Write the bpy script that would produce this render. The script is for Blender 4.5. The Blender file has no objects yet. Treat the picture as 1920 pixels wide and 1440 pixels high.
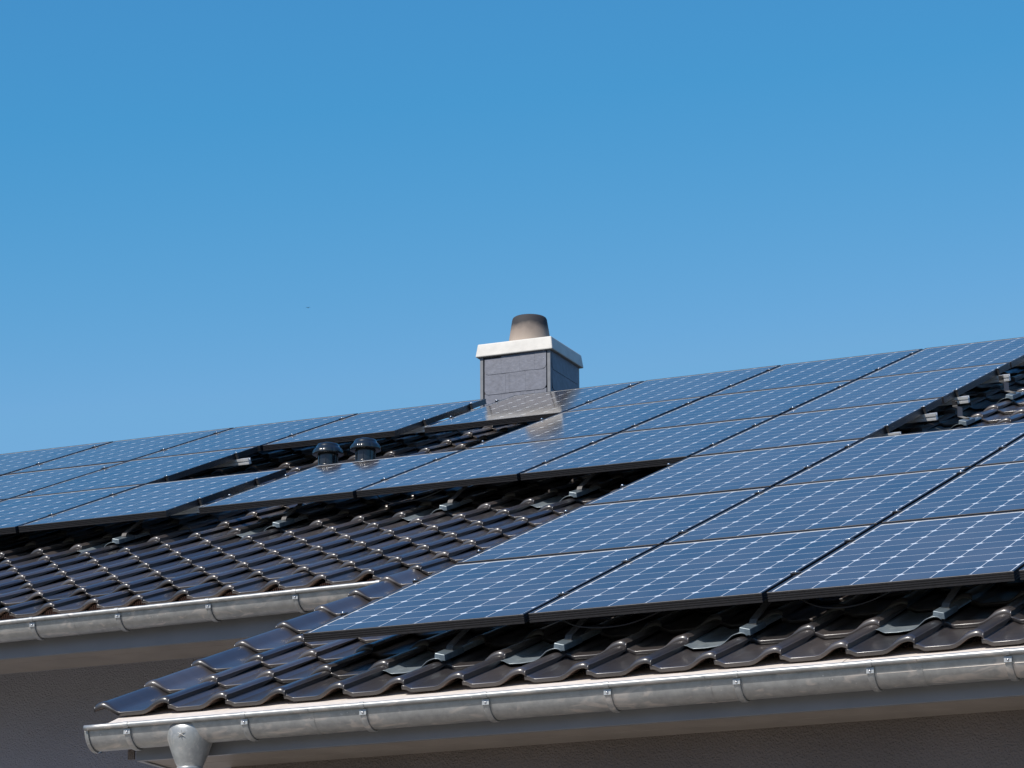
import bpy, math, random
from mathutils import Vector, Matrix
random.seed(7)
C = bpy.context.scene.collection
scene = bpy.context.scene
TH = math.radians(21); ct, st = math.cos(TH), math.sin(TH)
Z0 = 4.47                      # height of the panel plane's lower edge above the ground
def rw(x, y, n):               # roof frame (along eave, up slope, outward) -> world
    return Vector((x, y*ct - n*st, Z0 + y*st + n*ct))

# ------------------------------------------------------------------ materials
def newmat(name):
    m = bpy.data.materials.new(name); m.use_nodes = True
    nt = m.node_tree; b = nt.nodes['Principled BSDF']
    return m, nt, b
def setp(b, **k):
    for a, v in k.items():
        a = {'base': 'Base Color', 'rough': 'Roughness', 'metal': 'Metallic', 'spec': 'Specular IOR Level',
             'coat': 'Coat Weight', 'coatr': 'Coat Roughness', 'ior': 'IOR'}[a]
        b.inputs[a].default_value = (*v, 1) if isinstance(v, tuple) else v
def N(nt, t, **k):
    n = nt.nodes.new(t)
    for a, v in k.items():
        if a in n.inputs.keys(): n.inputs[a].default_value = v
        else: setattr(n, a, v)
    return n
def ramp(nt, fac, stops):
    r = nt.nodes.new('ShaderNodeValToRGB')
    el = r.color_ramp.elements
    while len(el) < len(stops): el.new(0.5)
    for e, (p, c) in zip(el, stops):
        e.position = p; e.color = (*c, 1)
    nt.links.new(fac, r.inputs[0]); return r
def simple(name, base, rough=.5, metal=0., noise=0., nscale=20., bump=0., bscale=200., **k):
    m, nt, b = newmat(name); setp(b, base=base, rough=rough, metal=metal, **k)
    if noise or bump:
        tc = N(nt, 'ShaderNodeTexCoord')
        if noise:
            n = N(nt, 'ShaderNodeTexNoise'); n.inputs['Scale'].default_value = nscale; n.inputs['Detail'].default_value = 5
            nt.links.new(tc.outputs['Object'], n.inputs['Vector'])
            lo = tuple(c*(1-noise) for c in base); hi = tuple(min(1, c*(1+noise)) for c in base)
            r = ramp(nt, n.outputs[0], [(.3, lo), (.7, hi)])
            nt.links.new(r.outputs[0], b.inputs['Base Color'])
        if bump:
            n2 = N(nt, 'ShaderNodeTexNoise'); n2.inputs['Scale'].default_value = bscale; n2.inputs['Detail'].default_value = 4
            nt.links.new(tc.outputs['Object'], n2.inputs['Vector'])
            bp = N(nt, 'ShaderNodeBump'); bp.inputs['Strength'].default_value = bump; bp.inputs['Distance'].default_value = .004
            nt.links.new(n2.outputs[0], bp.inputs['Height']); nt.links.new(bp.outputs[0], b.inputs['Normal'])
    return m

def tile_material():
    m, nt, b = newmat('glazed_tile'); setp(b, rough=.36, coat=.6, coatr=.2)
    tc = N(nt, 'ShaderNodeTexCoord'); at = N(nt, 'ShaderNodeAttribute'); at.attribute_name = 'tone'
    n = N(nt, 'ShaderNodeTexNoise'); n.inputs['Scale'].default_value = 9; n.inputs['Detail'].default_value = 6
    n.inputs['Roughness'].default_value = .65
    nt.links.new(tc.outputs['Object'], n.inputs['Vector'])
    add = N(nt, 'ShaderNodeMath', operation='MULTIPLY_ADD'); add.inputs[1].default_value = .55
    nt.links.new(at.outputs['Fac'], add.inputs[0]); 
    mul = N(nt, 'ShaderNodeMath', operation='MULTIPLY'); mul.inputs[1].default_value = .5
    nt.links.new(n.outputs[0], mul.inputs[0]); nt.links.new(mul.outputs[0], add.inputs[2])
    r = ramp(nt, add.outputs[0], [(.12, (.026, .0235, .0235)), (.5, (.046, .039, .0375)), (.88, (.078, .065, .060))])
    # dust specks
    v = N(nt, 'ShaderNodeTexVoronoi'); v.inputs['Scale'].default_value = 26; nt.links.new(tc.outputs['Object'], v.inputs['Vector'])
    sp = ramp(nt, v.outputs['Distance'], [(.0, (1, 1, 1)), (.055, (0, 0, 0))])
    n3 = N(nt, 'ShaderNodeTexNoise'); n3.inputs['Scale'].default_value = 3.3; nt.links.new(tc.outputs['Object'], n3.inputs['Vector'])
    g3 = ramp(nt, n3.outputs[0], [(.56, (0, 0, 0)), (.62, (1, 1, 1))])
    mm = N(nt, 'ShaderNodeMath', operation='MULTIPLY'); nt.links.new(sp.outputs[0], mm.inputs[0]); nt.links.new(g3.outputs[0], mm.inputs[1])
    mx = N(nt, 'ShaderNodeMix', data_type='RGBA'); mx.inputs[7].default_value = (.22, .19, .16, 1)
    nt.links.new(mm.outputs[0], mx.inputs[0]); nt.links.new(r.outputs[0], mx.inputs[6]); nt.links.new(mx.outputs[2], b.inputs['Base Color'])
    n2 = N(nt, 'ShaderNodeTexNoise'); n2.inputs['Scale'].default_value = 14; n2.inputs['Detail'].default_value = 3
    nt.links.new(tc.outputs['Object'], n2.inputs['Vector'])
    rr = N(nt, 'ShaderNodeMapRange'); rr.inputs['To Min'].default_value = .3; rr.inputs['To Max'].default_value = .45
    nt.links.new(n2.outputs[0], rr.inputs[0]); nt.links.new(rr.outputs[0], b.inputs['Roughness'])
    bp = N(nt, 'ShaderNodeBump'); bp.inputs['Strength'].default_value = .12; bp.inputs['Distance'].default_value = .004
    nt.links.new(n2.outputs[0], bp.inputs['Height']); nt.links.new(bp.outputs[0], b.inputs['Normal'])
    return m
def zinc_material(name, dark, light, stain, rough=.42, metal=.12, stains=True):
    m, nt, b = newmat(name); setp(b, metal=metal, rough=rough, spec=.4)
    tc = N(nt, 'ShaderNodeTexCoord')
    n = N(nt, 'ShaderNodeTexNoise'); n.inputs['Scale'].default_value = 22; n.inputs['Detail'].default_value = 8; n.inputs['Roughness'].default_value = .7
    nt.links.new(tc.outputs['Object'], n.inputs['Vector'])
    r = ramp(nt, n.outputs[0], [(.3, dark), (.7, light)])
    out = r.outputs[0]
    if stains:
        mp = N(nt, 'ShaderNodeMapping'); mp.inputs['Scale'].default_value = (5, 14, 9); mp.inputs['Rotation'].default_value = (0, .5, 0)
        nt.links.new(tc.outputs['Object'], mp.inputs['Vector'])
        n2 = N(nt, 'ShaderNodeTexNoise'); n2.inputs['Scale'].default_value = 1.6; n2.inputs['Detail'].default_value = 6; n2.inputs['Distortion'].default_value = 1.2
        nt.links.new(mp.outputs[0], n2.inputs['Vector'])
        g = ramp(nt, n2.outputs[0], [(.55, (0, 0, 0)), (.66, (1, 1, 1))])
        mx = N(nt, 'ShaderNodeMix', data_type='RGBA'); mx.inputs[7].default_value = (*stain, 1)
        ml = N(nt, 'ShaderNodeMath', operation='MULTIPLY'); ml.inputs[1].default_value = .85
        nt.links.new(g.outputs[0], ml.inputs[0]); nt.links.new(ml.outputs[0], mx.inputs[0]); nt.links.new(out, mx.inputs[6]); out = mx.outputs[2]
        v = N(nt, 'ShaderNodeTexVoronoi'); v.inputs['Scale'].default_value = 45; nt.links.new(tc.outputs['Object'], v.inputs['Vector'])
        sp = ramp(nt, v.outputs['Distance'], [(.06, (1, 1, 1)), (.14, (0, 0, 0))])
        n3 = N(nt, 'ShaderNodeTexNoise'); n3.inputs['Scale'].default_value = 2.2; nt.links.new(tc.outputs['Object'], n3.inputs['Vector'])
        g3 = ramp(nt, n3.outputs[0], [(.5, (0, 0, 0)), (.6, (1, 1, 1))])
        mm = N(nt, 'ShaderNodeMath', operation='MULTIPLY'); nt.links.new(sp.outputs[0], mm.inputs[0]); nt.links.new(g3.outputs[0], mm.inputs[1])
        mx2 = N(nt, 'ShaderNodeMix', data_type='RGBA'); mx2.inputs[7].default_value = (.75, .76, .74, 1)
        nt.links.new(mm.outputs[0], mx2.inputs[0]); nt.links.new(out, mx2.inputs[6]); out = mx2.outputs[2]
    nt.links.new(out, b.inputs['Base Color'])
    rr = N(nt, 'ShaderNodeMapRange'); rr.inputs['To Min'].default_value = rough-.1; rr.inputs['To Max'].default_value = rough+.14
    nt.links.new(n.outputs[0], rr.inputs[0]); nt.links.new(rr.outputs[0], b.inputs['Roughness'])
    return m
def cell_material():
    m, nt, b = newmat('solar_cell'); setp(b, base=(.016, .028, .062), rough=.085, ior=1.5)
    tc = N(nt, 'ShaderNodeTexCoord'); oi = N(nt, 'ShaderNodeObjectInfo')
    n = N(nt, 'ShaderNodeTexNoise'); n.inputs['Scale'].default_value = 3; n.inputs['Detail'].default_value = 4
    nt.links.new(tc.outputs['Object'], n.inputs['Vector'])
    ad = N(nt, 'ShaderNodeMath', operation='MULTIPLY_ADD'); ad.inputs[1].default_value = .35
    at = N(nt, 'ShaderNodeAttribute'); at.attribute_name = 'tone'
    a2 = N(nt, 'ShaderNodeMath', operation='MULTIPLY_ADD'); a2.inputs[1].default_value = .3
    nt.links.new(at.outputs['Fac'], a2.inputs[0]); nt.links.new(n.outputs[0], a2.inputs[2])
    nt.links.new(oi.outputs['Random'], ad.inputs[0]); nt.links.new(a2.outputs[0], ad.inputs[2])
    nd = N(nt, 'ShaderNodeTexNoise'); nd.inputs['Scale'].default_value = 7; nd.inputs['Detail'].default_value = 6; nt.links.new(tc.outputs['Object'], nd.inputs['Vector'])
    rr = N(nt, 'ShaderNodeMapRange'); rr.inputs['To Min'].default_value = .05; rr.inputs['To Max'].default_value = .13
    nt.links.new(nd.outputs[0], rr.inputs[0]); nt.links.new(rr.outputs[0], b.inputs['Roughness'])
    r = ramp(nt, ad.outputs[0], [(.40, (.036, .032, .032)), (1.0, (.084, .070, .064))])
    nt.links.new(r.outputs[0], b.inputs['Base Color'])
    return m
def backsheet_material():
    m, nt, b = newmat('white_backsheet'); setp(b, base=(.86, .87, .88), rough=.09, ior=1.5)
    return m
def soot_pot_material():
    m, nt, b = newmat('sooty_clay'); setp(b, rough=.8)
    tc = N(nt, 'ShaderNodeTexCoord'); sx = N(nt, 'ShaderNodeSeparateXYZ'); nt.links.new(tc.outputs['Object'], sx.inputs[0])
    n = N(nt, 'ShaderNodeTexNoise'); n.inputs['Scale'].default_value = 9; n.inputs['Detail'].default_value = 5; nt.links.new(tc.outputs['Object'], n.inputs['Vector'])
    mr = N(nt, 'ShaderNodeMapRange'); mr.inputs['From Min'].default_value = POTZ; mr.inputs['From Max'].default_value = POTZ+.26
    nt.links.new(sx.outputs[2], mr.inputs[0])
    ad = N(nt, 'ShaderNodeMath', operation='MULTIPLY_ADD'); ad.inputs[1].default_value = .35; nt.links.new(n.outputs[0], ad.inputs[0]); nt.links.new(mr.outputs[0], ad.inputs[2])
    r = ramp(nt, ad.outputs[0], [(.3, (.36, .29, .235)), (.62, (.25, .2, .165)), (.86, (.035, .033, .036))])
    nt.links.new(r.outputs[0], b.inputs['Base Color'])
    return m
POTZ = Z0 + 4.29
def plaster(name, base, streak=.12):
    m, nt, b = newmat(name); setp(b, rough=.9)
    tc = N(nt, 'ShaderNodeTexCoord')
    n = N(nt, 'ShaderNodeTexNoise'); n.inputs['Scale'].default_value = 1.5; n.inputs['Detail'].default_value = 6; nt.links.new(tc.outputs['Object'], n.inputs['Vector'])
    r = ramp(nt, n.outputs[0], [(.3, tuple(c*(1-streak) for c in base)), (.7, tuple(c*(1+streak) for c in base))])
    nt.links.new(r.outputs[0], b.inputs['Base Color'])
    n2 = N(nt, 'ShaderNodeTexNoise'); n2.inputs['Scale'].default_value = 130; n2.inputs['Detail'].default_value = 3; nt.links.new(tc.outputs['Object'], n2.inputs['Vector'])
    bp = N(nt, 'ShaderNodeBump'); bp.inputs['Strength'].default_value = 1.0; bp.inputs['Distance'].default_value = .01
    nt.links.new(n2.outputs[0], bp.inputs['Height']); nt.links.new(bp.outputs[0], b.inputs['Normal'])
    return m

M = {}
M['tile'] = tile_material()
M['clay'] = simple('tile_edge_clay', (.15, .105, .08), .65, noise=.35, nscale=40)
M['zinc'] = zinc_material('galvanised_gutter', (.29, .30, .305), (.44, .45, .445), (.56, .53, .50), rough=.4, metal=.5)
M['zinc_bright'] = zinc_material('eaves_flashing_sheet', (.60, .53, .47), (.74, .66, .59), (.5, .45, .4), rough=.5, metal=.0, stains=False)
M['hook_plate'] = zinc_material('blue_grey_steel', (.085, .105, .12), (.16, .195, .215), (.3, .3, .3), rough=.32, metal=.3, stains=False)
M['flash_plate'] = zinc_material('pale_blue_grey_flashing', (.18, .215, .235), (.31, .35, .37), (.3, .3, .3), rough=.3, metal=.35, stains=False)
M['steel'] = simple('stainless_strap', (.085, .08, .078), .6, .3, noise=.25, nscale=60)
M['bolt'] = simple('bright_bolt', (.7, .7, .72), .3, 1.)
M['alu'] = simple('bright_aluminium', (.8, .8, .8), .3, .45, noise=.1, nscale=30)
M['frame'] = simple('black_anodised_frame', (.028, .027, .03), .34, .25, noise=.2, nscale=60)
M['clamp'] = simple('black_clamp', (.02, .02, .022), .55)
M['cell'] = cell_material(); M['sheet'] = backsheet_material()
M['pvc'] = simple('dark_plastic', (.011, .014, .018), .25, coat=.5, coatr=.08)
M['slate'] = simple('slate_shingle', (.135, .143, .178), .5, noise=.16, nscale=24, bump=.35, bscale=45)
M['slate_trim'] = simple('grey_corner_trim', (.17, .175, .19), .45, noise=.1)
M['slate_dark'] = simple('chimney_core', (.05, .05, .06), .8)
M['cap'] = simple('white_concrete_cap', (.63, .60, .555), .75, noise=.10, nscale=9, bump=.2, bscale=90)
M['pot'] = soot_pot_material()
M['fascia'] = simple('grey_fascia_board', (.21, .215, .23), .36, noise=.08, nscale=4)
M['soffit'] = simple('grey_soffit_board', (.27, .24, .215), .6, noise=.1, nscale=6)
M['plaster'] = plaster('render_plaster', (.185, .155, .14))
M['deck'] = simple('roof_underlay', (.02, .018, .018), .9)
M['comb'] = simple('brown_eaves_comb', (.10, .05, .035), .7)
M['feather'] = simple('dark_feather', (.03, .03, .035), .8)

# ------------------------------------------------------------------ mesh helper
class MB:
    def __init__(s): s.v = []; s.f = []; s.m = []; s.sm = []; s.tone = []; s.t = .5; s.hastone = False
    def add(s, vs, fs, mat=0, smooth=False):
        o = len(s.v); s.v += [tuple(v) for v in vs]
        for f in fs:
            s.f.append(tuple(o+i for i in f)); s.m.append(mat); s.sm.append(smooth); s.tone.append(s.t)
    def box(s, a, b, mat=0, T=None):
        x0, y0, z0 = a; x1, y1, z1 = b
        vs = [(x0,y0,z0),(x1,y0,z0),(x1,y1,z0),(x0,y1,z0),(x0,y0,z1),(x1,y0,z1),(x1,y1,z1),(x0,y1,z1)]
        if T: vs = [T(Vector(v)) for v in vs]
        s.add(vs, [(0,3,2,1),(4,5,6,7),(0,1,5,4),(1,2,6,5),(2,3,7,6),(3,0,4,7)], mat)
    def lathe(s, prof, c=(0,0,0), seg=32, mat=0, smooth=True, ax=None):
        # prof: (radius, height); axis z
        vs = []; n = len(prof)
        for (r, h) in prof:
            for k in range(seg):
                a = 2*math.pi*k/seg; vs.append((c[0]+r*math.cos(a), c[1]+r*math.sin(a), c[2]+h))
        fs = []
        for i in range(n-1):
            for k in range(seg):
                k2 = (k+1) % seg
                fs.append((i*seg+k, i*seg+k2, (i+1)*seg+k2, (i+1)*seg+k))
        s.add(vs, fs, mat, smooth)
    def sweep(s, prof, path, mat=0, smooth=False, closed=True, caps=True):
        # prof: list of (a,b) ; path(i)-> function mapping (a,b) to point ; path is a list of functions
        n = len(prof); vs = []
        for fn in path:
            for a, b in prof: vs.append(fn(a, b))
        fs = []
        rng = n if closed else n-1
        for i in range(len(path)-1):
            for k in range(rng):
                k2 = (k+1) % n
                fs.append((i*n+k, i*n+k2, (i+1)*n+k2, (i+1)*n+k))
        if caps and closed:
            fs.append(tuple(range(n-1, -1, -1))); fs.append(tuple((len(path)-1)*n+k for k in range(n)))
        s.add(vs, fs, mat, smooth)
    def mesh(s, name, mats):
        me = bpy.data.meshes.new(name); me.from_pydata(s.v, [], s.f)
        for m in mats: me.materials.append(m)
        me.polygons.foreach_set('material_index', s.m); me.polygons.foreach_set('use_smooth', s.sm)
        if s.hastone:
            at = me.attributes.new('tone', 'FLOAT', 'FACE'); at.data.foreach_set('value', s.tone)
        me.update(); return me
    def build(s, name, mats, parent=None, bevel=0):
        if not isinstance(mats, (list, tuple)): mats = [mats]
        o = bpy.data.objects.new(name, s.mesh(name, mats)); C.objects.link(o)
        if parent: o.parent = parent
        if bevel:
            b = o.modifiers.new('bevel', 'BEVEL'); b.width = bevel; b.segments = 2; b.limit_method = 'ANGLE'; b.angle_limit = math.radians(40)
        return o
def tag(o, label, cat, group=None, kind=None):
    if label: o['label'] = label
    if cat: o['category'] = cat
    if group: o['group'] = group
    if kind: o['kind'] = kind
def empty(name, loc, rot=(0,0,0)):
    o = bpy.data.objects.new(name, None); o.empty_display_size = .1; C.objects.link(o); o.location = loc; o.rotation_euler = rot
    return o
def copy_tree(o, parent=None):
    c = o.copy(); C.objects.link(c)
    if parent: c.parent = parent
    for ch in list(o.children): copy_tree(ch, c)
    return c

# ------------------------------------------------------------------ layout numbers
PX, PY = 1.0139, 1.6763
W, H, GAP = .992, 1.642, .215
APEX0, TW = -1.50, .262                      # crest positions and tile cover width
COURSES = [-.03, .40, .83, 1.26, 1.67, 2.06, 2.43, 2.76, 3.11, 3.47, 3.84, 4.21, 4.59]
while COURSES[-1] < 9.75: COURSES.append(COURSES[-1]+.38)
EAVE_Y = -.47
NBASE = -.140-.0445-.020
KV = 4                                       # verge column of the front wing
TT = .018
PROF = [(-.03,.0145),(0,.0145),(.04,.0115),(.08,.0055),(.115,.001),(.14,0),(.32,0),(.50,.0003),(.57,.0035),(.635,.012),(.70,.025),(.755,.0355),(.80,.0402),(.85,.0436),(.895,.0452),(.935,.0446),(.965,.0418),(.985,.0378),(1.0,.0325)]
VPROF = [(-.33,.027),(-.30,.034),(-.25,.040),(-.19,.044),(-.13,.041),(-.06,.029),(.01,.014),(.07,.004),(.13,.0)] + PROF[6:]
def prof_h(prof, u):
    for (a, h), (b, g) in zip(prof, prof[1:]):
        if a <= u <= b: return h+(g-h)*(u-a)/(b-a)
    return 0
def add_tile(mb, k, y, length, prof, eave=False, dn=0., T=rw, jitter=True, thick=TT):
    ux = APEX0 + k*TW - .84*TW
    jn = random.uniform(-.0016, .0016) if jitter else 0; jy = random.uniform(-.006, .006) if jitter else 0
    tw = random.uniform(-.0012, .0012) if jitter else 0
    delta = .022
    back = .30 if eave else .05
    rows = [(back, -thick-(.0*back), 1), (.006, -thick, 1), (-.0008, -thick+.0008, 1), (0, '0', 0), (0, '1', 0), (0, '2', 0), (0, '3', 0), (0, '4', 0), (0, '5', 0), (.024, .0, 0), (.045, 0, 0), (length*.55, 0, 0), (length+.05, 0, 0)]
    vs = []; n = len(prof)
    for (yy, off, _) in rows:
        for (u, h) in prof:
            if isinstance(off, str):
                q_ = max(0, min(1, (h-.010)/.028)) if u > .2 or (prof is VPROF and u < 0) else 0; r = .004+.016*q_; a = int(off)*math.pi/12; bump = .0022*q_
                yy = -.001+r*(1-math.cos(a)); o_ = -r*(1-math.sin(a))
                vs.append(T(ux+u*TW, y+jy+yy, NBASE+dn+jn+tw*(u-.5)+delta*(1-yy/(length+.05))+h+o_+bump)); continue
            q_ = max(0, min(1, (h-.010)/.028)); ex = -.003*q_ if off <= -.01 else .0022*q_ if yy == .024 else 0
            vs.append(T(ux+u*TW, y+jy+yy, NBASE+dn+jn+tw*(u-.5)+delta*(1-yy/(length+.05))+h+off+ex))
    fs0 = []; fs1 = []
    for i in range(len(rows)-1):
        for q in range(n-1):
            f = (i*n+q, i*n+q+1, (i+1)*n+q+1, (i+1)*n+q)
            (fs1 if rows[i+1][2] else fs0).append(f)
    # right edge (seen at the crest's end) and left edge
    fs2 = []
    for e, rev in ((n-1, 0), (0, 1)):
        top = [3, 4, 5, 6, 7, 8, 9, 10, 11, 12]
        lo = [2, 2, 2, 1, 1, 1, 1, 1, 0, 0]
        for a in range(len(top)-1):
            q = [top[a]*n+e, top[a+1]*n+e, lo[a+1]*n+e, lo[a]*n+e]
            if lo[a] == lo[a+1]: q = q[:3]
            fs2.append(tuple(q[::-1] if rev else q))
    mb.t = random.random()
    base = len(mb.v)
    mb.add(vs, fs0, 0, True)
    o = len(mb.v); 
    for f in fs1:
        mb.f.append(tuple(base+i for i in f)); mb.m.append(1); mb.sm.append(True); mb.tone.append(mb.t)
    for f in fs2:
        mb.f.append(tuple(base+i for i in f)); mb.m.append(0 if f[0] else 0); mb.sm.append(False); mb.tone.append(mb.t)

# ------------------------------------------------------------------ house
house = empty('house', (0, 0, 0))
tag(house, 'house with glazed dark brown tiled roof, zinc gutters and grey plaster walls', 'house')
tiles = MB(); tiles.hastone = True
hook_slots = {(1, 8), (1, 10), (1, 13), (1, 16), (14, -8), (14, -4), (14, 0), (14, 3), (18, 10), (21, 10)}
rows_y = [EAVE_Y] + COURSES                 # index 0 = eave course of the wing, 1.. = COURSES
LEFT_EAVE = rows_y.index(2.76)
KMAX = 25
for j, y in enumerate(rows_y):
    ynext = rows_y[j+1] if j+1 < len(rows_y) else 10.12
    L = ynext-y
    k0 = KV if j < LEFT_EAVE else -34
    for k in range(k0, KMAX):
        if (j, k) in hook_slots: continue
        dn = 0; eave = False
        xc = APEX0+k*TW
        if j == 0: dn = .001; eave = True
        if j == LEFT_EAVE and k < KV:
            dn = -.005-.016*min(1, max(0, (-1.05-xc)/1.1)); eave = True
        if j == LEFT_EAVE+1 and k < KV: dn = -.006*min(1, max(0, (-1.05-xc)/1.1))
        prof = VPROF if (k == KV and j < LEFT_EAVE) else PROF
        add_tile(tiles, k, y, L, prof, eave, dn)
roof_tiles = tiles.build('roof_tiles', [M['tile'], M['clay']], house)

# ridge
rg = MB()
ridge_n = -.165; nr = 36
for i in range(nr):
    x0 = -9.6+i*.45; x1 = x0+.47
    pts = [(math.cos(a)*.11, math.sin(a)*.085) for a in [math.pi*q/8 for q in range(9)]]
    rp = rw(0, 10.13, -.19)
    vs = []
    for xx, sc in ((x0, 1.06), (x0+.03, 1.0), (x1, .97)):
        for a, b in pts: vs.append((xx, rp.y+a*sc, rp.z-.03+b*sc))
    fs = [(i2*9+q, i2*9+q+1, (i2+1)*9+q+1, (i2+1)*9+q) for i2 in range(2) for q in range(8)]
    rg.t = random.random(); rg.add(vs, fs, 0, True)
rg.hastone = True
rg.build('ridge_tiles', [M['tile']], house)

# deck below the tiles (both wings) and the back slope
dk = MB()
def slab(x0, x1, y0, y1, n0, n1):
    dk.add([rw(x0,y0,n0), rw(x1,y0,n0), rw(x1,y1,n0), rw(x0,y1,n0), rw(x0,y0,n1), rw(x1,y0,n1), rw(x1,y1,n1), rw(x0,y1,n1)],
           [(0,3,2,1),(4,5,6,7),(0,1,5,4),(1,2,6,5),(2,3,7,6),(3,0,4,7)])
slab(-.66, 5.0, -.30, 2.95, -.34, -.235)
slab(-10.3, 5.0, 2.952, 10.1, -.34, -.235)
rp = rw(0, 10.1, -.19)
dk.add([(-10.3, rp.y, rp.z), (5.0, rp.y, rp.z), (5.0, rp.y+8.5, rp.z-3.27), (-10.3, rp.y+8.5, rp.z-3.27)], [(0,1,2,3)])
dk.build('roof_deck', M['deck'], house)
cb = MB()
def comb(x0, x1, y, n0, n1):
    k = int((x1-x0)/.011)
    for i in range(k):
        x = x0+i*.011
        u = ((x-APEX0)/TW+.84) % 1.0
        top = NBASE+.014+prof_h(PROF, u)-TT-.003+n1
        if top < n0+.004: continue
        cb.box((x, y, n0), (x+.006, y+.003, top), 0, lambda v: rw(v.x, v.y, v.z))
comb(-.62, 5, EAVE_Y+.16, -.24, -.004)
comb(-6.5, -.45, 2.76+.035, -.245, -.026)
cb.build('eaves_comb', M['comb'], house)

# gutters -----------------------------------------------------------
def gutter(x0, x1, Yb, zf, flash, brackets, endcap, flash_x0):
    R, rb = .080, .0112
    Yc = Yb+R-.004
    def ring(x, off=0, a0=-8, a1=185, nseg=26):
        return [(x, Yc-(R+off)*math.cos(math.radians(a)), zf(x)-(R+off)*math.sin(math.radians(a))) for a in [a0+(a1-a0)*q/nseg for q in range(nseg+1)]]
    g = MB(); xs = [x0+(x1-x0)*i/60 for i in range(61)]
    V = []; n = 27
    for x in xs: V += ring(x)
    g.add(V, [(i*n+q, (i+1)*n+q, (i+1)*n+q+1, i*n+q+1) for i in range(60) for q in range(n-1)], 0, True)
    # back strip going up
    for i in range(60):
        a, b = xs[i], xs[i+1]
        g.add([(a, Yc+R, zf(a)), (b, Yc+R, zf(b)), (b, Yc+R+.002, zf(b)+.05), (a, Yc+R+.002, zf(a)+.05)], [(0,1,2,3)])
    # front bead
    V = []; m = 14
    for x in xs:
        for q in range(m):
            a = 2*math.pi*q/m; V.append((x, Yb-.016+rb*math.cos(a), zf(x)+.004+rb*math.sin(a)))
    g.add(V, [(i*m+q, i*m+(q+1)%m, (i+1)*m+(q+1)%m, (i+1)*m+q) for i in range(60) for q in range(m)] + [tuple(range(m))], 0, True)
    if endcap:
        pr_ = ring(x0-.002, .004); g.add(pr_+[(x0-.002, Yc, zf(x0))], [tuple([q, q+1, 27]) for q in range(26)], 0)
        for q in range(26):
            a = ring(x0-.004, .006)[q]; b = ring(x0-.004, .006)[q+1]; c = ring(x0+.012, .006)[q+1]; d = ring(x0+.012, .006)[q]
            g.add([a, b, c, d], [(0,1,2,3)], 0, True)
    # joint seams
    go = g.build('gutter', M['zinc'], house)
    for bx in brackets:
        b = MB(); w = .013
        V = []
        prof_ = [(-w, .002), (-w, .0065), (-w*.4, .0085), (w*.4, .0085), (w, .0065), (w, .002)]
        angs = [12+ (172-12)*q/22 for q in range(23)]
        for a in angs:
            ar = math.radians(a)
            for dx, off in prof_:
                V.append((bx+dx, Yc-(R+off)*math.cos(ar), zf(bx)-(R+off)*math.sin(ar)))
        pn = len(prof_)
        b.add(V, [(i*pn+q, i*pn+(q+1) % pn, (i+1)*pn+(q+1) % pn, (i+1)*pn+q) for i in range(22) for q in range(pn)] + [tuple(range(pn))[::-1]], 0, True)
        # tab below the bead and clip over the bead
        b.box((bx-w*1.15, Yb-.0105, zf(bx)-.034), (bx+w*1.15, Yb-.0035, zf(bx)-.0115))
        V = []
        for a in [-150+q*24 for q in range(11)]:
            ar = math.radians(a)
            for dx in (-w*.8, w*.8):
                V.append((bx+dx, Yb-.016-(rb+.002)*math.cos(ar), zf(bx)+.004+(rb+.002)*math.sin(ar)))
        b.add(V, [(i*2, i*2+1, i*2+3, i*2+2) for i in range(10)], 0, True)
        bo = b.build('gutter_bracket', M['zinc'], go, bevel=.0008)
        rv = MB()
        V = [(bx, Yb-.0165, zf(bx)-.024)]
        for r_, d_ in ((.003, -.0155), (.0052, -.0125), (.0058, -.0105)):
            V += [(bx+r_*math.cos(q*.7854), Yb+d_, zf(bx)-.024+r_*math.sin(q*.7854)) for q in range(8)]
        fs = [(0, 1+(q+1) % 8, 1+q) for q in range(8)]
        for i in range(2): fs += [(1+i*8+q, 1+i*8+(q+1) % 8, 9+i*8+(q+1) % 8, 9+i*8+q) for q in range(8)]
        rv.add(V, fs, 0, True); r = rv.build('rivet', M['bolt'], go)
    return go, Yc, R
zR = lambda x: Z0-.416+.0035*(x+.75)
zL = lambda x: Z0+.737+.0115*(x+3.0)-.006
gR, YcR, RR = gutter(-.752, 5.2, -.451, zR, None, [-.559, -.025, .499, 1.026, 1.534, 2.057, 2.582, 3.107, 3.63, 4.15], True, -.62)
gL, YcL, RL = gutter(-10, -.74, 2.53, zL, None, [-4.35, -3.84, -3.33, -2.82, -2.319, -1.799, -1.31, -.85], False, -9)
# overlap joints of the gutter lengths
for (go, xs_, Yb, zf, Yc) in ((gR, (.26, 1.93, 2.76), -.451, zR, YcR), (gL, (-2.6,), 2.53, zL, YcL)):
    for x in xs_:
        s = MB(); V = []
        angs = [-100+q*14 for q in range(9)]
        for xx in (x-.006, x+.006):
            for a in angs:
                ar = math.radians(a); V.append((xx, Yb-.016-.0135*math.cos(ar), zf(xx)+.004+.0125*math.sin(ar)))
        s.add(V, [(q, q+1, 9+q+1, 9+q) for q in range(8)], 0, True)
        V = []
        for xx in (x-.003, x+.02):
            for a in [4+8*q for q in range(21)]:
                ar = math.radians(a); V.append((xx, Yc-.0815*math.cos(ar), zf(xx)-.0815*math.sin(ar)))
        s.add(V, [(q, q+1, 22+q, 21+q) for q in range(20)], 0, True)
        s.build('gutter_joint', M['zinc'], go)

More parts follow.
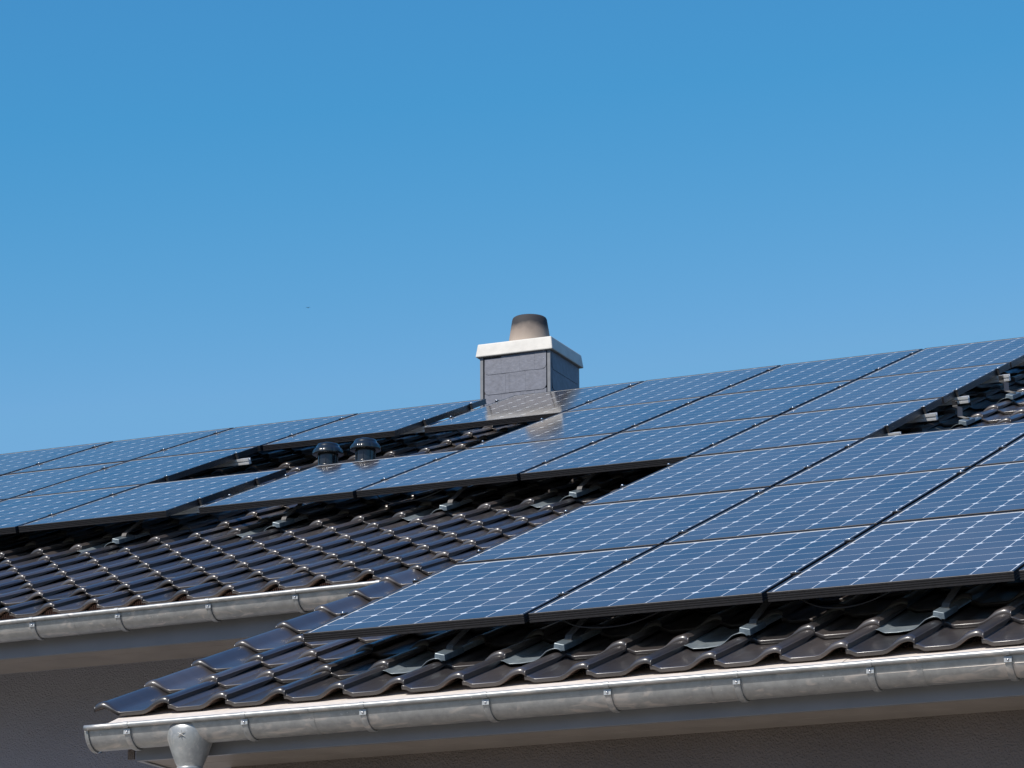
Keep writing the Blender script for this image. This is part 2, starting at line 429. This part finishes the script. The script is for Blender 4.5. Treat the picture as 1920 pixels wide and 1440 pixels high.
# bright flashing strip between the tiles and the gutter
def flashing(x0, x1, ya, yb, na, nb, zf, Yc, R, step=1.55):
    fl = MB(); x = x0; i = 0
    while x < x1:
        xe = min(x+step, x1); e = .0015*(i % 2)
        P = lambda xx: [rw(xx, ya, na+e), rw(xx, yb, nb+e), Vector((xx, rw(xx, yb, nb).y-.004, rw(xx, yb, nb).z-.045))]
        a, b = P(x), P(xe+.012)
        fl.add(a+b, [(0,1,4,3), (1,2,5,4)], 0)
        x = xe; i += 1
    fl.build('eaves_flashing', M['zinc_bright'], house)
flashing(-.655, 5.1, EAVE_Y+.26, EAVE_Y-.085, -.2050, -.2092, zR, YcR, RR)
flashing(-10, -.70, 2.76+.2, 2.76-.07, -.236, -.238, zL, YcL, RL)

# fascias, soffits, walls --------------------------------------------
fs_ = MB()
fs_.box((-.61, -.29, Z0-.532), (5.1, -.268, Z0-.355))
fs_.box((-.61, -.268, Z0-.532), (-.588, .05, Z0-.355))
fs_.build('fascia_board', M['fascia'], house, bevel=.002)
sf = MB()
sf.box((-.588, -.262, Z0-.526), (5.1, -.10, Z0-.516)); sf.box((-.588, -.096, Z0-.526), (5.1, .06, Z0-.516))
sf.build('soffit_board', M['soffit'], house, bevel=.0015)
fs2 = MB(); fs2.box((-10.2, 2.70, Z0+.582), (-.55, 2.722, Z0+.80)); fs2.build('fascia_board', M['fascia'], house, bevel=.002)
sf2 = MB(); sf2.box((-10.2, 2.724, Z0+.588), (-.55, 2.86, Z0+.598)); sf2.box((-10.2, 2.864, Z0+.588), (-.55, 3.10, Z0+.598)); sf2.build('soffit_board', M['soffit'], house, bevel=.0015)
M['plaster_left'] = plaster('pale_violet_plaster', (.33, .325, .36), .06)
wl = MB()
wl.box((-.35, .05, 0), (5.0, 3.2, Z0-.517))
wl.box((-.349, .35, Z0-.517), (4.99, 3.2, Z0-.36))
wl.box((-.348, 3.22, 0), (5.0, 16.5, Z0+.60))
wl.build('wall', M['plaster'], house)
w2 = MB(); w2.box((-10.0, 3.75, 0), (-.352, 16.5, Z0+.72)); w2.box((-10.1, 3.105, Z0+.72), (-.36, 3.9, Z0+.76))
w2.build('wall', M['plaster_left'], house)
gv = MB()   # gable infill under the front wing's left verge
gv.add([(-.352, .0, Z0-.50), (-.352, 3.02, Z0-.50), (-.352, 3.02, rw(0, 3.1, -.34).z), (-.352, .0, rw(0, .0, -.34).z)], [(0,1,2,3)])
gv.box((-.66, -.27, Z0-.52), (-.63, -.26, Z0-.47))
gv.build('gable_infill', M['plaster'], house)

# downpipe ------------------------------------------------------------
dp = MB()
cx, cy, cz = -.313, YcR, zR(-.313)
# funnel: oval top hugging the gutter -> round neck
secs = [(0.100, .080, .000), (.104, .0905, -.012), (.103, .0925, -.030), (.097, .0915, -.055), (.086, .086, -.085), (.072, .072, -.125), (.058, .058, -.160), (.052, .052, -.172), (.0515, .0515, -.18)]
seg = 40; V = []
for rx, ry, dz in secs:
    for q in range(seg):
        a = 2*math.pi*q/seg; V.append((cx+rx*math.cos(a), cy+ry*math.sin(a), cz+dz))
dp.add(V, [(i*seg+(q+1) % seg, i*seg+q, (i+1)*seg+q, (i+1)*seg+(q+1) % seg) for i in range(len(secs)-1) for q in range(seg)], 0, True)
dp.lathe([(.050, -.174), (.0535, -.177), (.0535, -.186), (.0505, -.190), (.0505, -.30), (.0505, -2.0), (.0505, -3.95)], (cx, cy, cz), 32)
dpo = dp.build('downpipe', M['zinc'], house)
star = MB()
sy = cy-.0935; szc = cz-.054; V = []
rs = .0215
V.append((cx+.008, sy-.0055, szc))
for q in range(12):
    a = math.pi/2+.05+q*math.pi/6; r_ = rs if q % 2 == 0 else rs*.2
    V.append((cx+.008+r_*math.cos(a), sy+.0010, szc+r_*math.sin(a)))
star.add(V, [(0, 1+q, 1+(q+1) % 12) for q in range(12)] + [tuple(range(12, 0, -1))], 0)
star.build('star_ornament', M['cap'], dpo)

# chimney ---------------------------------------------------------------
X0c, X1c, Yf, Yk = -3.704, -3.153, 10.30, 10.853
def zc(v): return Z0-2.723+(v+2.723)*1.0231
ZB, ZT = 2.6, 4.04
ch = MB(); ch.box((X0c+.006, Yf+.006, zc(ZB)), (X1c-.006, Yk-.006, zc(ZT)))
cho = ch.build('chimney', M['slate_dark'], house)
sh = MB()
# overlapping shingle courses on front and right side, lower edges with clipped corners
def shingle(face, a0, a1, z0, z1, out, cl, cr):
    rc = .028; pts = []
    if cl: pts += [(a0, z0+rc), (a0+rc*.35, z0+rc*.3), (a0+rc, z0)]
    else: pts += [(a0, z0)]
    if cr: pts += [(a1-rc, z0), (a1-rc*.35, z0+rc*.3), (a1, z0+rc)]
    else: pts += [(a1, z0)]
    pts += [(a1, z1), (a0, z1)]
    n = len(pts)
    zb = min(p[1] for p in pts)
    def P(a, z, o):
        o = o+.0035*(1-(z-zb)/(z1-zb))
        if face == 'F': return (a, Yf-o, zc(z))
        if face == 'R': return (X1c+o, a, zc(z))
        if face == 'L': return (X0c-o, a, zc(z))
        return (a, Yk+o, zc(z))
    V = [P(a, z, out+.008) for a, z in pts]+[P(a, z, out) for a, z in pts]
    sh.add(V, [tuple(range(n))]+[(q, n+q, n+(q+1) % n, (q+1) % n) for q in range(n)], 0)
for face, A0, A1 in (('F', X0c+.030, X1c-.022), ('R', Yf+.02, Yk-.02), ('L', Yf+.02, Yk-.02), ('B', X0c+.02, X1c-.02)):
    zz = [3.36, 3.545, 3.734, 3.885]
    for i, z in enumerate(zz):
        if face == 'F':
            wv = [.0, .135, .29, .405, (A1-A0)] if i % 2 else [0, .17, .2, .33, (A1-A0)]
            if i == 3: wv = [0, .135, .285, .405, (A1-A0)]
            top = [4.005, 4.016, 4.024, 4.034]
            for q in range(4):
                sh_z1 = top[q] if i == 3 else z+.195
                shingle(face, A0+wv[q], A0+wv[q+1]-.001, z+(.002 if q == 2 else 0), sh_z1, .002+.0006*q, q in (0,), q in (3,))
        else:
            shingle(face, A0, A1, z, min(z+.195, 4.04), .002, True, True)
sh.build('slate_cladding', M['slate'], cho)
tr = MB()
for xx, yy in ((X0c, Yf), (X1c, Yf), (X0c, Yk), (X1c, Yk)):
    sx = -1 if xx == X0c else 1; sy_ = -1 if yy == Yf else 1
    a, b = sorted((xx+sx*.009, xx-sx*.017)); c, d = sorted((yy+sy_*.009, yy-sy_*.017))
    tr = MB(); tr.box((a, c, zc(ZB)), (b, d, zc(ZT))); tr.build('corner_trim', M['slate_trim'], cho, bevel=.002)
for (ax, az) in ((X1c-.045, 4.018), (X1c-.045, 3.965)):
    nl = MB(); nl.add([(ax+.004*math.cos(q), Yf-.014, zc(az)+.004*math.sin(q)) for q in [i*.7854 for i in range(8)]]+[(ax, Yf-.016, zc(az))], [(q, (q+1) % 8, 8) for q in range(8)])
    nl.build('nail', M['bolt'], cho)
cp = MB()
o0, o1 = .036, .022
zb_, zt_ = zc(4.022), zc(4.122)
V = [(X0c-o0, Yf-o0, zb_), (X1c+o0, Yf-o0, zb_), (X1c+o0, Yk+o0, zb_), (X0c-o0, Yk+o0, zb_),
     (X0c-o1, Yf-o1, zt_), (X1c+o1, Yf-o1, zt_), (X1c+o1, Yk+o1, zt_), (X0c-o1, Yk+o1, zt_)]
cp.add(V, [(0,3,2,1),(4,5,6,7),(0,1,5,4),(1,2,6,5),(2,3,7,6),(3,0,4,7)])
cp.build('chimney_cap', M['cap'], cho, bevel=.008)
pm = ((X0c+X1c)/2, (Yf+Yk)/2, zt_)
pt = MB(); pt.lathe([(.168, -.004), (.165, .02), (.138, .19), (.131, .232), (.126, .243), (.117, .249), (.106, .245), (.103, .18), (.103, .02)], pm, 40)
pt.build('chimney_pot', M['pot'], cho)

# plastic vent pipes ------------------------------------------------------
def vent(x, y, dz):
    b = rw(x, y, -.19); top = Z0+2.59+dz; hgt = top-b.z
    v = MB()
    v.lathe([(.062, -.05), (.062, hgt-.05)], (b.x, b.y, b.z), 32)
    for q in range(8):
        a = q*math.pi/4+.2; c_, s_ = math.cos(a), math.sin(a)
        r0, r1 = .061, .0665
        for (za, zb2) in ((hgt-.14, hgt-.06),):
            P = lambda r, t, z: (b.x+r*c_-t*s_, b.y+r*s_+t*c_, b.z+z)
            v.add([P(r0, -.002, za), P(r1, -.002, za), P(r1, .002, za), P(r0, .002, za), P(r0, -.002, zb2), P(r1, -.002, zb2), P(r1, .002, zb2), P(r0, .002, zb2)],
                  [(0,1,5,4), (1,2,6,5), (2,3,7,6), (4,5,6,7)])
    v.lathe([(.0665, hgt-.155), (.0668, hgt-.15), (.0668, hgt-.145), (.062, hgt-.143)], (b.x, b.y, b.z), 32)
    vo = v.build('vent_pipe', M['pvc'], house)
    c = MB()
    seg = 96; prof = [(.066, -.074), (.093, -.076), (.0985, -.074), (.099, -.066), (.096, -.052), (.088, -.038), (.078, -.031), (.075, -.026), (.073, -.018), (.064, -.007), (.045, -.001), (.02, .0005), (.0001, .001)]
    V = []
    for i, (r, h) in enumerate(prof):
        for q in range(seg):
            rr = r
            if 2 <= i <= 5 and (q % 12) in (0, 1): rr = r-.004
            a = 2*math.pi*q/seg; V.append((b.x+rr*math.cos(a), b.y+rr*math.sin(a), top+h))
    c.add(V, [(i*seg+q, i*seg+(q+1) % seg, (i+1)*seg+(q+1) % seg, (i+1)*seg+q) for i in range(len(prof)-1) for q in range(seg)], 0, True)
    c.build('vent_cap', M['pvc'], vo)
vent(-3.173, 7.05, .050); vent(-2.909, 7.05, .052)

# ------------------------------------------------------------------ solar panels
def make_panel():
    root = empty('solar_panel', (0, 0, 0), (TH, 0, 0))
    fr = MB(); D = .038; fw = .011
    # outer skirt with shallow grooves on every side
    prof = [(0, -D), (0, -.0315), (.0022, -.0305), (.0022, -.0265), (0, -.0255), (0, -.0225), (.0022, -.0215), (.0022, -.0175), (0, -.0165), (0, -.0135), (.0022, -.0125), (.0022, -.0085), (0, -.0075), (0, -.0012), (.0012, 0), (fw, 0), (fw, -.006), (.0035, -.0065), (.0035, -D+.0015), (.028, -D+.0015), (.028, -D)]
    n = len(prof)
    V = []
    for (cx_, cy_, sx, sy) in ((0, 0, 1, 1), (W, 0, -1, 1), (W, H, -1, -1), (0, H, 1, -1)):
        for d, z in prof: V.append((cx_+sx*d, cy_+sy*d, z))
    fs = []
    for s in range(4):
        t = (s+1) % 4
        for q in range(n):
            q2 = (q+1) % n; fs.append((s*n+q, t*n+q, t*n+q2, s*n+q2))
    fr.add(V, fs, 0); fr.build('frame', M['frame'], root)
    gl = MB(); zg = -.0026; x0, x1, y0, y1 = fw-.001, W-fw+.001, fw-.001, H-fw+.001
    gl.add([(x0, y0, zg), (x1, y0, zg), (x1, y1, zg), (x0, y1, zg), (x0, y0, zg-.004), (x1, y0, zg-.004), (x1, y1, zg-.004), (x0, y1, zg-.004)], [(0,1,2,3), (7,6,5,4)], 1)
    pch = .1595; cell = .1557; chm = .0155
    ox = (W-6*pch)/2; oy = (H-10*pch)/2-.008
    for i in range(6):
        for j in range(10):
            a0 = ox+i*pch+(pch-cell)/2; a1 = a0+cell; b0 = oy+j*pch+(pch-.1543)/2; b1 = b0+.1543; z = zg+.0002
            gl.t = random.random(); gl.add([(a0+chm, b0, z), (a1-chm, b0, z), (a1, b0+chm, z), (a1, b1-chm, z), (a1-chm, b1, z), (a0+chm, b1, z), (a0, b1-chm, z), (a0, b0+chm, z)], [tuple(range(8))], 0)
    gl.hastone = True; gl.build('cell_sheet', [M['cell'], M['sheet']], root)
    return root
ordn = ['first', 'second', 'third', 'fourth', 'fifth', 'sixth']
lvl = ['lowest row above the front eave', 'second row above the front eave', 'third row above the front eave',
       'middle row of the main upper array', 'row below the ridge row', 'ridge row']
lvl[3] = 'row level with the vent caps'
place = []
for r, cols in ((0, [0, 1, 2, 3]), (1, [0, 1, 2]), (2, [0, 1, 2]), (3, [-3, -2, -1, 0]), (4, [-2, -1, 0]), (5, [-3, -2, -1, 0])):
    for i, c in enumerate(cols):
        extra = ''
        if r == 0 and c == 0: extra = 'black framed solar panel at the lower left corner of the lowest row'
        elif r == 0 and c == 3: extra = 'solar panel barely in view at the right end of the lowest row'
        elif r == 3 and c == -3: extra = 'solar panel directly below the two vent caps, mirroring them'
        elif r == 5 and c == -3: extra = 'solar panel in front of the chimney, with the chimney mirrored in it'
        else:
            extra = 'solar panel, %s from %s in the %s' % (ordn[i] if r < 3 else ordn[len(cols)-1-i], 'the left' if r < 3 else 'the right', lvl[r])
        place.append((c*PX, r*PY, extra))
for r, ks in ((3, [0, 1, 2]), (4, [1, 2, 3]), (5, [0, 1, 2, 3])):
    for i, k in enumerate(ks):
        nm = {3: 'lowest row', 4: 'middle row', 5: 'top row'}[r]
        place.append((-3*PX-GAP-W-k*PX, r*PY, 'solar panel, %s from the right in the %s of the left block' % (ordn[i], nm)))
proto = make_panel()
for i, (x, y, lab) in enumerate(place):
    o = proto if i == 0 else copy_tree(proto)
    o.location = rw(x+random.uniform(-.0012, .0012), y+random.uniform(-.0012, .0012), random.uniform(-.0008, .0008))
    o.rotation_euler = (TH+random.uniform(-.0009, .0009), random.uniform(-.0012, .0012), random.uniform(-.0006, .0006))
    tag(o, lab, 'solar panel', 'solar panels mounted on the tiled roof')

# ------------------------------------------------------------------ mounting rails with clamps
def rail(y, x0, x1, clamps, label, splice=()):
    root = empty('mounting_rail', rw(x0, y, -.078), (TH, 0, 0))
    b = MB(); L = x1-x0; h = .0395; w = .038
    prof = [(0, 0), (w, 0), (w, .012), (w-.008, .014), (w-.008, .022), (w, .024), (w, h), (w*.66, h), (w*.66, h-.010), (w*.34, h-.010), (w*.34, h), (0, h), (0, .024), (.008, .022), (.008, .014), (0, .012)]
    b.sweep(prof, [lambda a, c, xx=xx: (xx, a-w/2, c) for xx in (0, L)])
    b.build('rail_profile', M['alu'], root)
    for cxp, end in clamps:
        c = MB(); X = cxp-x0; zt = .078
        if end:
            s = end
            a, d = sorted((X, X+s*.018))
            c.box((a, -.010, .0396), (d, .010, zt+.001)); a, d = sorted((X-s*.008, X+s*.018)); c.box((a, -.013, zt+.0012), (d, .013, zt+.0045))
            bx = X+s*.010
        else:
            c.box((X-.010, -.018, .0396), (X+.010, .018, zt+.001)); c.box((X-.019, -.02, zt+.0012), (X+.019, .02, zt+.0045)); bx = X
        co = c.build('clamp', M['clamp'], root, bevel=.0008)
        v = MB(); v.lathe([(.006, 0), (.006, .004), (.004, .006), (.0001, .0063)], (bx, 0, zt+.0046), 12); v.build('bolt', M['bolt'], co)
    tag(root, label, 'mounting rail', 'aluminium rails carrying the panels')
    return root
G = (PX-W)/2
def mids(cs): return [(c*PX-G, 0) for c in cs]
XL = -3*PX-GAP      # right edge of the left hand block
def lm(ks): return [(XL-k*PX+G, 0) for k in ks]
rail(.43, .03, 4.0, mids([1, 2, 3])+[(0, -1)], 'lower aluminium rail under the lowest row of panels')
rail(1.21, .03, 4.0, mids([1, 2, 3])+[(0, -1)], 'upper aluminium rail under the lowest row of panels')
rail(1.97, .03, 3.2, mids([1, 2])+[(0, -1)], 'lower aluminium rail under the second panel row')
rail(3.12, .03, 3.2, mids([1, 2])+[(0, -1)], 'upper aluminium rail under the second panel row')
rail(3.95, .03, 3.2, mids([1, 2])+[(0, -1)], 'lower aluminium rail under the third panel row')
rail(4.69, .03, 3.2, mids([1, 2])+[(0, -1)], 'upper aluminium rail under the third panel row')
for y, nm in ((5.46, 'lower rail of the fourth panel row, crossing the gap left of the vents'), (6.24, 'upper rail of the fourth panel row, crossing the gap below the vents')):
    rail(y, XL-3*PX, W+.075, mids([-2, -1, 0])+[(W, 1), (-3*PX, -1), (XL, 1)]+lm([1, 2]), nm)
for y, nm in ((6.98, 'lower'), (8.0, 'upper')):
    rail(y, -2*PX-.09, W+.075, mids([-1, 0])+[(W, 1), (-2*PX, -1)], '%s rail of the fifth panel row with a bright cut end at the right edge' % nm)
    rail(y, XL-4*PX, XL-PX+.10, [(XL-PX, 1)]+lm([2, 3]), '%s rail of the left block with a bright cut end beside the vent opening' % nm)
for y, nm in ((8.88, 'lower'), (9.72, 'upper')):
    rail(y, XL-4*PX, W+.075, mids([-2, -1, 0])+[(W, 1), (-3*PX, -1), (XL, 1)]+lm([1, 2, 3]), '%s aluminium rail under the top panel row at the ridge' % nm)

# ------------------------------------------------------------------ roof hooks
def make_hook(course_len=.43, shift=0.):
    # origin: crest apex of the tile it replaces, at the tile's front edge, on the crest top
    root = empty('roof_hook', (0, 0, 0), (TH, 0, 0))
    p = MB(); hc = .0445; th = .0022; n = len(PROF)
    yb = course_len+.04
    pr2 = [(max(u, -.03), h) for u, h in PROF]
    ys = [0, .004, .02, .12, yb]
    V = []
    for lev in (0, -th):
        for y in ys:
            for u, h in pr2:
                dip = -.004*math.exp(-((u-.25)/.12)**2)*(1-y/yb)
                V.append(((u-.84)*TW, y, h-hc+lev+dip-.014*y/yb+(.002 if y < .003 else 0)))
    m = len(ys)
    fs = [(i*n+q, i*n+q+1, (i+1)*n+q+1, (i+1)*n+q) for i in range(m-1) for q in range(n-1)]
    off = m*n
    fs += [(off+i*n+q+1, off+i*n+q, off+(i+1)*n+q, off+(i+1)*n+q+1) for i in range(m-1) for q in range(n-1)]
    fs += [(off+q, off+q+1, q+1, q) for q in range(n-1)]
    fs += [(i*n+n-1, off+i*n+n-1, off+(i+1)*n+n-1, (i+1)*n+n-1) for i in range(m-1)]
    p.add(V, fs, 0, True)
    po = p.build('flashing_tile', M['hook_plate'] if shift else M['flash_plate'], root)
    b = MB()
    x0, x1 = .006, .053
    V = [(x0, .016, -.003), (x1, .016, -.014), (x1, .22, -.020), (x0, .22, -.010), (x0+.003, .024, .0205), (x1-.001, .022, .010), (x1-.001, .22, .003), (x0+.003, .22, .013)]
    b.add(V, [(0,1,5,4), (4,5,6,7), (1,2,6,5), (3,0,4,7)])
    b.build('hook_cover', M['hook_plate'], root, bevel=.0022)
    s = MB()
    path = [(.13, .016), (.13, .034), (.135, .044), (.20, .052), (.26, .060), (.27, .066), (.272, .105)]
    path = [(.120, -.008), (.121, .016), (.130, .028), (.30, .058), (.345, .066), (.352, .072), (.354, .104)]
    V = []; w = .0155; t = .0028; cx_ = .030
    for i, (yy, zz) in enumerate(path):
        a = path[max(0, i-1)]; c = path[min(len(path)-1, i+1)]
        d = Vector((c[0]-a[0], c[1]-a[1])).normalized(); nn = Vector((-d.y, d.x))
        xs = cx_+.010*min(1, i/4)+shift*min(1, max(0, i-1)/3)
        for sx, sn in ((-w, -t), (w, -t), (w, t), (-w, t)):
            V.append((xs+sx, yy+nn.x*sn, zz+nn.y*sn))
    fs = [(i*4+q, i*4+(q+1) % 4, (i+1)*4+(q+1) % 4, (i+1)*4+q) for i in range(len(path)-1) for q in range(4)] + [(3, 2, 1, 0), tuple(24+q for q in range(4))]
    s.add(V, fs, 0); so = s.build('steel_strap', M['clamp'] if shift else M['steel'], root, bevel=.0012)
    v = MB(); seg = 10
    V = [(.050+shift, .346, .092)]+[(.050+shift+.007*math.cos(q*.6283), .3495, .092+.007*math.sin(q*.6283)) for q in range(seg)]
    v.add(V, [(0, 1+(q+1) % seg, 1+q) for q in range(seg)]); v.build('strap_bolt', M['clamp'], so)
    return root
hooks = [((1, 8), 'roof hook nearest the lower left panel corner, first along the front eave'), ((1, 10), 'roof hook below the joint of the first and second lowest panels'),
         ((1, 13), 'roof hook under the right end of the second lowest panel'), ((1, 16), 'roof hook farthest right along the front eave, with long grey flashing'),
         ((14, -8), 'roof hook under the left hand panel block, leftmost on the roof'), ((14, -4), 'roof hook just right of the gap between the panel blocks'),
         ((14, 0), 'roof hook in the middle of the open tile field, under the panel row'), ((14, 3), 'roof hook in the dark corner where the two arrays meet'),
         ((18, 10), 'roof hook on the open tiles right of the array, nearer one'), ((21, 10), 'roof hook on the open tiles right of the array, farther one')]
hp = make_hook(); hp2 = make_hook(.38, -.13)
for i, ((j, k), lab) in enumerate(hooks):
    o = hp if i == 0 else hp2 if i == 8 else copy_tree(hp2 if i > 8 else hp)
    y = rows_y[j]; L = rows_y[j+1]-y
    o.location = rw(APEX0+k*TW, y-.05, NBASE+.020+.0445+.001)
    o.scale = (1, 1, 1)
    tag(o, lab, 'roof hook', 'roof hooks holding the panel rails')

# loose panel cables hanging in the shade under the front edge
def cable(pts, label):
    cu = bpy.data.curves.new('cable_curve', 'CURVE'); cu.dimensions = '3D'; cu.bevel_depth = .0032; cu.bevel_resolution = 3
    sp = cu.splines.new('NURBS'); sp.points.add(len(pts)-1); sp.use_endpoint_u = True; sp.order_u = 3
    for q, p_ in zip(sp.points, pts): q.co = (*rw(*p_), 1)
    tmp = bpy.data.objects.new('tmp', cu); C.objects.link(tmp)
    dg = bpy.context.evaluated_depsgraph_get(); me = bpy.data.meshes.new_from_object(tmp.evaluated_get(dg))
    bpy.data.objects.remove(tmp)
    o = bpy.data.objects.new('panel_cable', me); C.objects.link(o); me.materials.clear(); me.materials.append(M['clamp'])
    for p2 in me.polygons: p2.use_smooth = True
    tag(o, label, 'cable', 'black cables hanging below the panels')
cable([(1.10, .10, -.040), (1.16, .06, -.075), (1.30, .05, -.095), (1.45, .08, -.088), (1.56, .12, -.045)], 'black cable sagging below the second lowest panel')
cable([(2.10, .12, -.040), (2.18, .07, -.085), (2.32, .06, -.1), (2.44, .1, -.08), (2.52, .14, -.045)], 'black cable sagging below the third lowest panel')
cable([(-1.95, 5.12, -.040), (-1.9, 5.08, -.09), (-1.75, 5.07, -.10), (-1.6, 5.1, -.08), (-1.52, 5.15, -.045)], 'black cable sagging under the panel that mirrors the vents')

# ------------------------------------------------------------------ a bird far off in the sky
CAM = Vector((6.3851199, -12.7120313, -2.7231490+Z0))
RROOT = Matrix(((0.9188745, 0.3664538, -0.1462233), (-0.1062526, -0.1270838, -0.9861846), (-0.3799737, 0.9217165, -0.0778374)))
Rw = Matrix(((1, 0, 0), (0, ct, -st), (0, st, ct)))
right = Rw @ (RROOT.transposed() @ Vector((1, 0, 0))); down = Rw @ (RROOT.transposed() @ Vector((0, 1, 0))); fwd = Rw @ (RROOT.transposed() @ Vector((0, 0, 1)))
bird = MB()
B = [(0, -.16, 0, .012), (0, -.12, .005, .03), (0, -.05, 0, .05), (0, .05, 0, .045), (0, .14, 0, .018), (0, .22, 0, .028)]
V = []
for x, y, z, r in B:
    for q in range(8): V.append((x+r*math.cos(q*.7854), y, z+r*.8*math.sin(q*.7854)))
bird.add(V, [(i*8+q, i*8+(q+1) % 8, (i+1)*8+(q+1) % 8, (i+1)*8+q) for i in range(5) for q in range(8)]+[tuple(range(8)), tuple(40+q for q in range(7, -1, -1))], 0, True)
for s in (-1, 1):
    bird.add([(s*.02, -.05, .02), (s*.16, -.08, .07), (s*.33, .02, .03), (s*.18, .05, .06), (s*.02, .06, .02), (s*.16, -.04, .055)], [(0,1,5), (1,2,5), (2,3,5), (3,4,5), (4,0,5)], 0, True)
bo = bird.build('bird', M['feather'])
bo.location = Vector((-131.4, 262.0, 90.88))
bo.rotation_euler = (0, 0, .4); bo.scale = (.7, .7, .7)
tag(bo, 'tiny dark bird flying high in the clear sky left of the chimney', 'bird')

# ------------------------------------------------------------------ ground
g = MB(); g.add([(-3000, -3000, 0), (3000, -3000, 0), (3000, 3000, 0), (-3000, 3000, 0)], [(0,1,2,3)])
m, nt, b = newmat('lawn_and_soil'); setp(b, rough=.95)
tc = N(nt, 'ShaderNodeTexCoord'); n = N(nt, 'ShaderNodeTexNoise'); n.inputs['Scale'].default_value = .35; n.inputs['Detail'].default_value = 8
nt.links.new(tc.outputs['Object'], n.inputs['Vector'])
r = ramp(nt, n.outputs[0], [(.35, (.06, .085, .03)), (.65, (.15, .13, .09))]); nt.links.new(r.outputs[0], b.inputs['Base Color'])
go = g.build('ground', m); tag(go, None, None, None, 'structure')
pv = MB(); pv.add([(-12, -9, .004), (8, -9, .004), (8, 3, .004), (-12, 3, .004)], [(0,1,2,3)])
po = pv.build('pavement', simple('concrete_paving', (.36, .31, .26), .85, noise=.2, nscale=3)); tag(po, None, None, None, 'structure')

# ------------------------------------------------------------------ camera, light, sky
cam = bpy.data.cameras.new('camera'); co = bpy.data.objects.new('camera', cam); C.objects.link(co)
mt = Matrix((right, -down, -fwd)).transposed().to_4x4(); mt.translation = CAM; co.matrix_world = mt
cam.sensor_width = 36; cam.lens = 6536.77/1920*36; cam.clip_end = 20000; cam.clip_start = .1
scene.camera = co

SKYK = (.2, 1.185, 2.27)
SUN = Vector((-.25, -.67, .69)).normalized()
el = math.asin(SUN.z)
sun = bpy.data.lights.new('sun', 'SUN'); sun.energy = 5.0; sun.angle = math.radians(.53); sun.color = (1, .94, .86)
so = bpy.data.objects.new('sun', sun); C.objects.link(so); so.rotation_euler = SUN.to_track_quat('Z', 'Y').to_euler()
wd = bpy.data.worlds.new('World'); scene.world = wd; wd.use_nodes = True; nt = wd.node_tree
sky = nt.nodes.new('ShaderNodeTexSky'); sky.sky_type = 'NISHITA'; sky.sun_disc = False
sky.sun_elevation = el; sky.sun_rotation = math.atan2(SUN.x, SUN.y)
sky.air_density = 1.0; sky.dust_density = .2; sky.ozone_density = 3.0; sky.altitude = 200
bg = nt.nodes['Background']; bg.inputs[1].default_value = .1
sep = nt.nodes.new('ShaderNodeSeparateColor'); com = nt.nodes.new('ShaderNodeCombineColor')
nt.links.new(sky.outputs[0], sep.inputs[0])
for i, (pw, sc) in enumerate(((3.5, 1.0), (1.1, 1.0), (.7, 1.0))):   # clear, polarised looking deep blue
    p_ = nt.nodes.new('ShaderNodeMath'); p_.operation = 'POWER'; p_.inputs[1].default_value = pw
    q_ = nt.nodes.new('ShaderNodeMath'); q_.operation = 'MULTIPLY'; q_.inputs[1].default_value = SKYK[i]
    nt.links.new(sep.outputs[i], p_.inputs[0]); nt.links.new(p_.outputs[0], q_.inputs[0])
    if i == 0:
        f_ = nt.nodes.new('ShaderNodeMath'); f_.operation = 'MULTIPLY'; f_.inputs[1].default_value = .47; nt.links.new(sep.outputs[0], f_.inputs[0])
        g_ = nt.nodes.new('ShaderNodeMath'); g_.operation = 'MULTIPLY'; g_.inputs[1].default_value = .9; nt.links.new(sep.outputs[0], g_.inputs[0])
        h_ = nt.nodes.new('ShaderNodeMath'); h_.operation = 'MINIMUM'; nt.links.new(q_.outputs[0], h_.inputs[0]); nt.links.new(g_.outputs[0], h_.inputs[1]); q_ = h_
        m_ = nt.nodes.new('ShaderNodeMath'); m_.operation = 'MAXIMUM'; nt.links.new(q_.outputs[0], m_.inputs[0]); nt.links.new(f_.outputs[0], m_.inputs[1]); q_ = m_
    c_ = nt.nodes.new('ShaderNodeMath'); c_.operation = 'MINIMUM'; c_.inputs[1].default_value = (2.6, 4.1, 7.0)[i]
    nt.links.new(q_.outputs[0], c_.inputs[0]); nt.links.new(c_.outputs[0], com.inputs[i])
nt.links.new(com.outputs[0], bg.inputs[0])
scene.view_settings.view_transform = 'Standard'; scene.view_settings.look = 'None'; scene.view_settings.exposure = 0; scene.view_settings.gamma = 1
scene.render.engine = 'CYCLES'
scene.render.resolution_x = 1024; scene.render.resolution_y = 768
